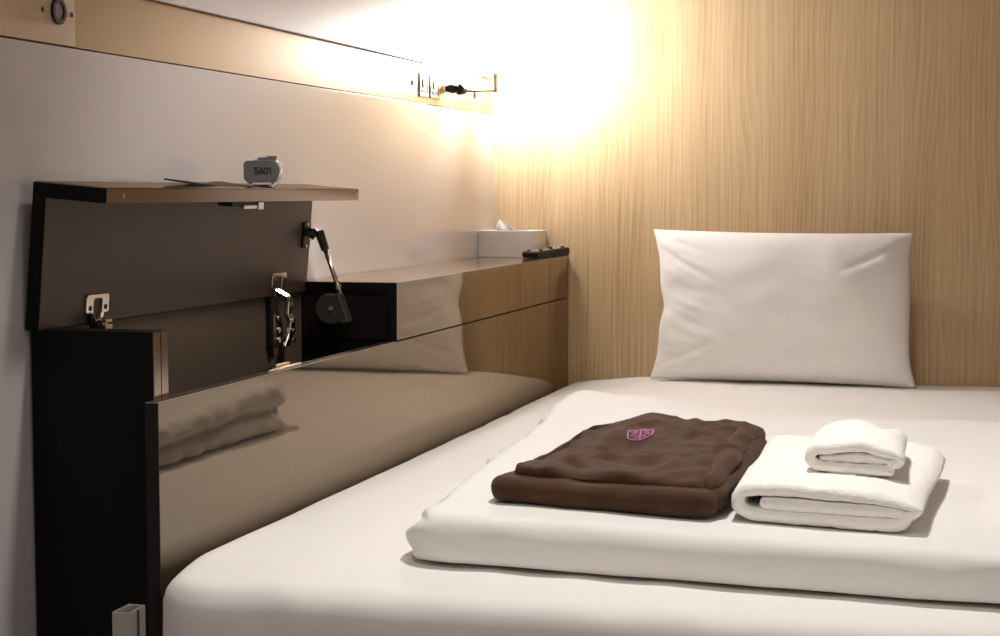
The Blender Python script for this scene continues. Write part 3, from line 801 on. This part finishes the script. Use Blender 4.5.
# hand towel
w2 = .114; th2 = .0130; zc = th2 / 2
prof = [(w2 - .016, zc + .0005), (.05, zc), (.016, zc + .001)] + arc(.014, zc + .0125, .0115, -95, -265, 8) + [(.05, zc + .0255), (w2 - .010, zc + .0215)] + arc(w2 - .008, zc + .0135, .008, 90, -20, 5)[1:] + [(w2 - .012, zc + .0085)]
prof2 = [(.020, zc + .0115), (.05, zc + .0118), (w2 - .014, zc + .0105)]
HX, HY = -.190, 2.03
def hz(x, y):
    h = b_bvh.ray_cast(Vector((x, y, 1)), Vector((0, 0, -1)))[0]
    return h.z if h else DZ + .045
base = max(hz(HX + a_ * .0245, HY + b_ * .045) for a_ in range(4) for b_ in range(4)) - .001
def fh(p, s):
    q = p.copy(); u = p.x / w2; v = p.y / .2
    top = sm(.014, .026, p.z)
    hump = .009 * gs(v - .62, .33) * sm(-.1, .4, u) * sm(1.15, .6, u)
    q.z += top * (hump + .004 * P(p.x * 22, p.y * 14, 9) - .006 * gs((u - .62) - (v - .5) * .5, .10) * sm(.3, .6, v) - .012 * sm(.75, 1.05, v)) + fuzz(p, s)
    q.x += fuzz(p, s + 7) + .003 * P(p.z * 40, p.y * 9, 1); q.y += fuzz(p, s + 3) + .003 * P(p.x * 30, p.z * 50, 5) * (v < .1)
    x = q.x; y = q.y
    return Vector((HX + x * (1 - .06 * v) - .010 * v * 0, HY + y - .14 * x, base + q.z))
mb = MB()
V, F = ribbon(prof, th2, 0, .20, 40, fh, 3); mb.add(V, F)
V, F = ribbon(prof2, th2 * .8, .006, .19, 40, fh, 4); mb.add(V, F)
ht = mb.build('hand_towel', M['towel'], None, smooth=True)
tag(ht, 'small white hand towel folded on top of the larger towel', 'towel')

# ------------------------------------------------------------------ aluminium post
po = thing('metal_post', 'square satin aluminium post with a dark open top beside the cabinet end', 'post', (-.972, 1.822, 0), math.radians(0))
px0, px1, py0, py1 = -.985, -.9625, 1.800, 1.842
def post_ring(inset, z): return [(px0 + inset, py0 + inset, z), (px1 - inset, py0 + inset, z), (px1 - inset, py1 - inset, z), (px0 + inset, py1 - inset, z)]
V = post_ring(0, 0) + post_ring(0, .45) + post_ring(.0028, .45) + post_ring(.0028, .44)
F = [(k * 4 + i, k * 4 + (i + 1) % 4, (k + 1) * 4 + (i + 1) % 4, (k + 1) * 4 + i) for k in range(3) for i in range(4)] + [(3, 2, 1, 0)]
a = link('post_tube', V, F, M['alu'], po, bevel=.0008)
b = MB().box(px0 + .003, px1 - .003, py0 + .003, py1 - .003, .438, .4425).build('end_cap', M['plastic'], po)
c = MB().box(px1 - .0002, px1 + .0012, py1 - .022, py1 - .018, 0, .449).build('side_groove', M['slot'], po)
local(po, a, b, c)

# ------------------------------------------------------------------ added ceiling fill lights (out of frame, to brighten the bed)
def added_downlight(x, y, r, watts, spot, blend, col, label, aim=None, soft=.05):
    d = thing('added_ceiling_light', label, 'light fixture', (x, y, ZC))
    n = 32; V = []
    for rr, z in ((r + .012, ZC), (r + .012, ZC - .004), (r, ZC - .006), (r - .004, ZC - .001)):
        V += [(x + rr * math.cos(2 * PI * k / n), y + rr * math.sin(2 * PI * k / n), z) for k in range(n)]
    a = link('added_trim_ring', V, [(i * n + k, i * n + (k + 1) % n, (i + 1) * n + (k + 1) % n, (i + 1) * n + k) for i in range(3) for k in range(n)], M['alu'], d, smooth=True)
    local(d, a)
    b = MB().prism(ellipse(x, y, r - .004, r - .004, n), lambda p, q, dd: (p, q, ZC - .0005 - dd), 0, .001).build('added_diffuser', M['glow'], d); local(d, b)
    l = bpy.data.lights.new('added_downlight', 'SPOT'); l.energy = watts; l.spot_size = math.radians(spot); l.spot_blend = blend; l.shadow_soft_size = soft; l.color = col
    o = bpy.data.objects.new('added_fill_spot', l); COL.objects.link(o); o.location = (x, y, ZC - .06)
    if aim:
        v = Vector(aim) - o.location; o.rotation_euler = v.to_track_quat('-Z', 'Y').to_euler()
added_downlight(-.35, 2.15, .055, 76, 92, .65, (1, .97, .93), 'added unseen ceiling light brightening the bed from above', aim=(-.36, 2.52, .5), soft=.08)  # added fill: the reading lamp alone leaves the bed too dim

added_downlight(-.25, .75, .055, 26, 60, .8, (1, .96, .90), 'added unseen ceiling light brightening the front end of the bed', aim=(-.35, 1.85, .35), soft=.08)  # added fill from the front for the bed's near face

# ------------------------------------------------------------------ world, camera, colour
wd = bpy.data.worlds.new('World'); S.world = wd; wd.use_nodes = True
bg = wd.node_tree.nodes['Background']; bg.inputs[0].default_value = (1, .86, .78, 1); bg.inputs[1].default_value = .33

cam = bpy.data.cameras.new('Camera'); co = bpy.data.objects.new('Camera', cam); COL.objects.link(co)
f = 1700; tilt = math.atan(126 / 1700); yaw = math.atan(477 * math.cos(tilt) / 1700)
cam.sensor_fit = 'HORIZONTAL'; cam.sensor_width = 36; cam.lens = 36 * f / 1000; cam.clip_start = .05
co.location = (0, 0, .95); co.rotation_euler = (PI / 2 - tilt, 0, yaw)
S.camera = co
vs = S.view_settings
vs.view_transform = 'Standard'; vs.look = 'None'; vs.gamma = 1; vs.use_curve_mapping = False; vs.exposure = 0
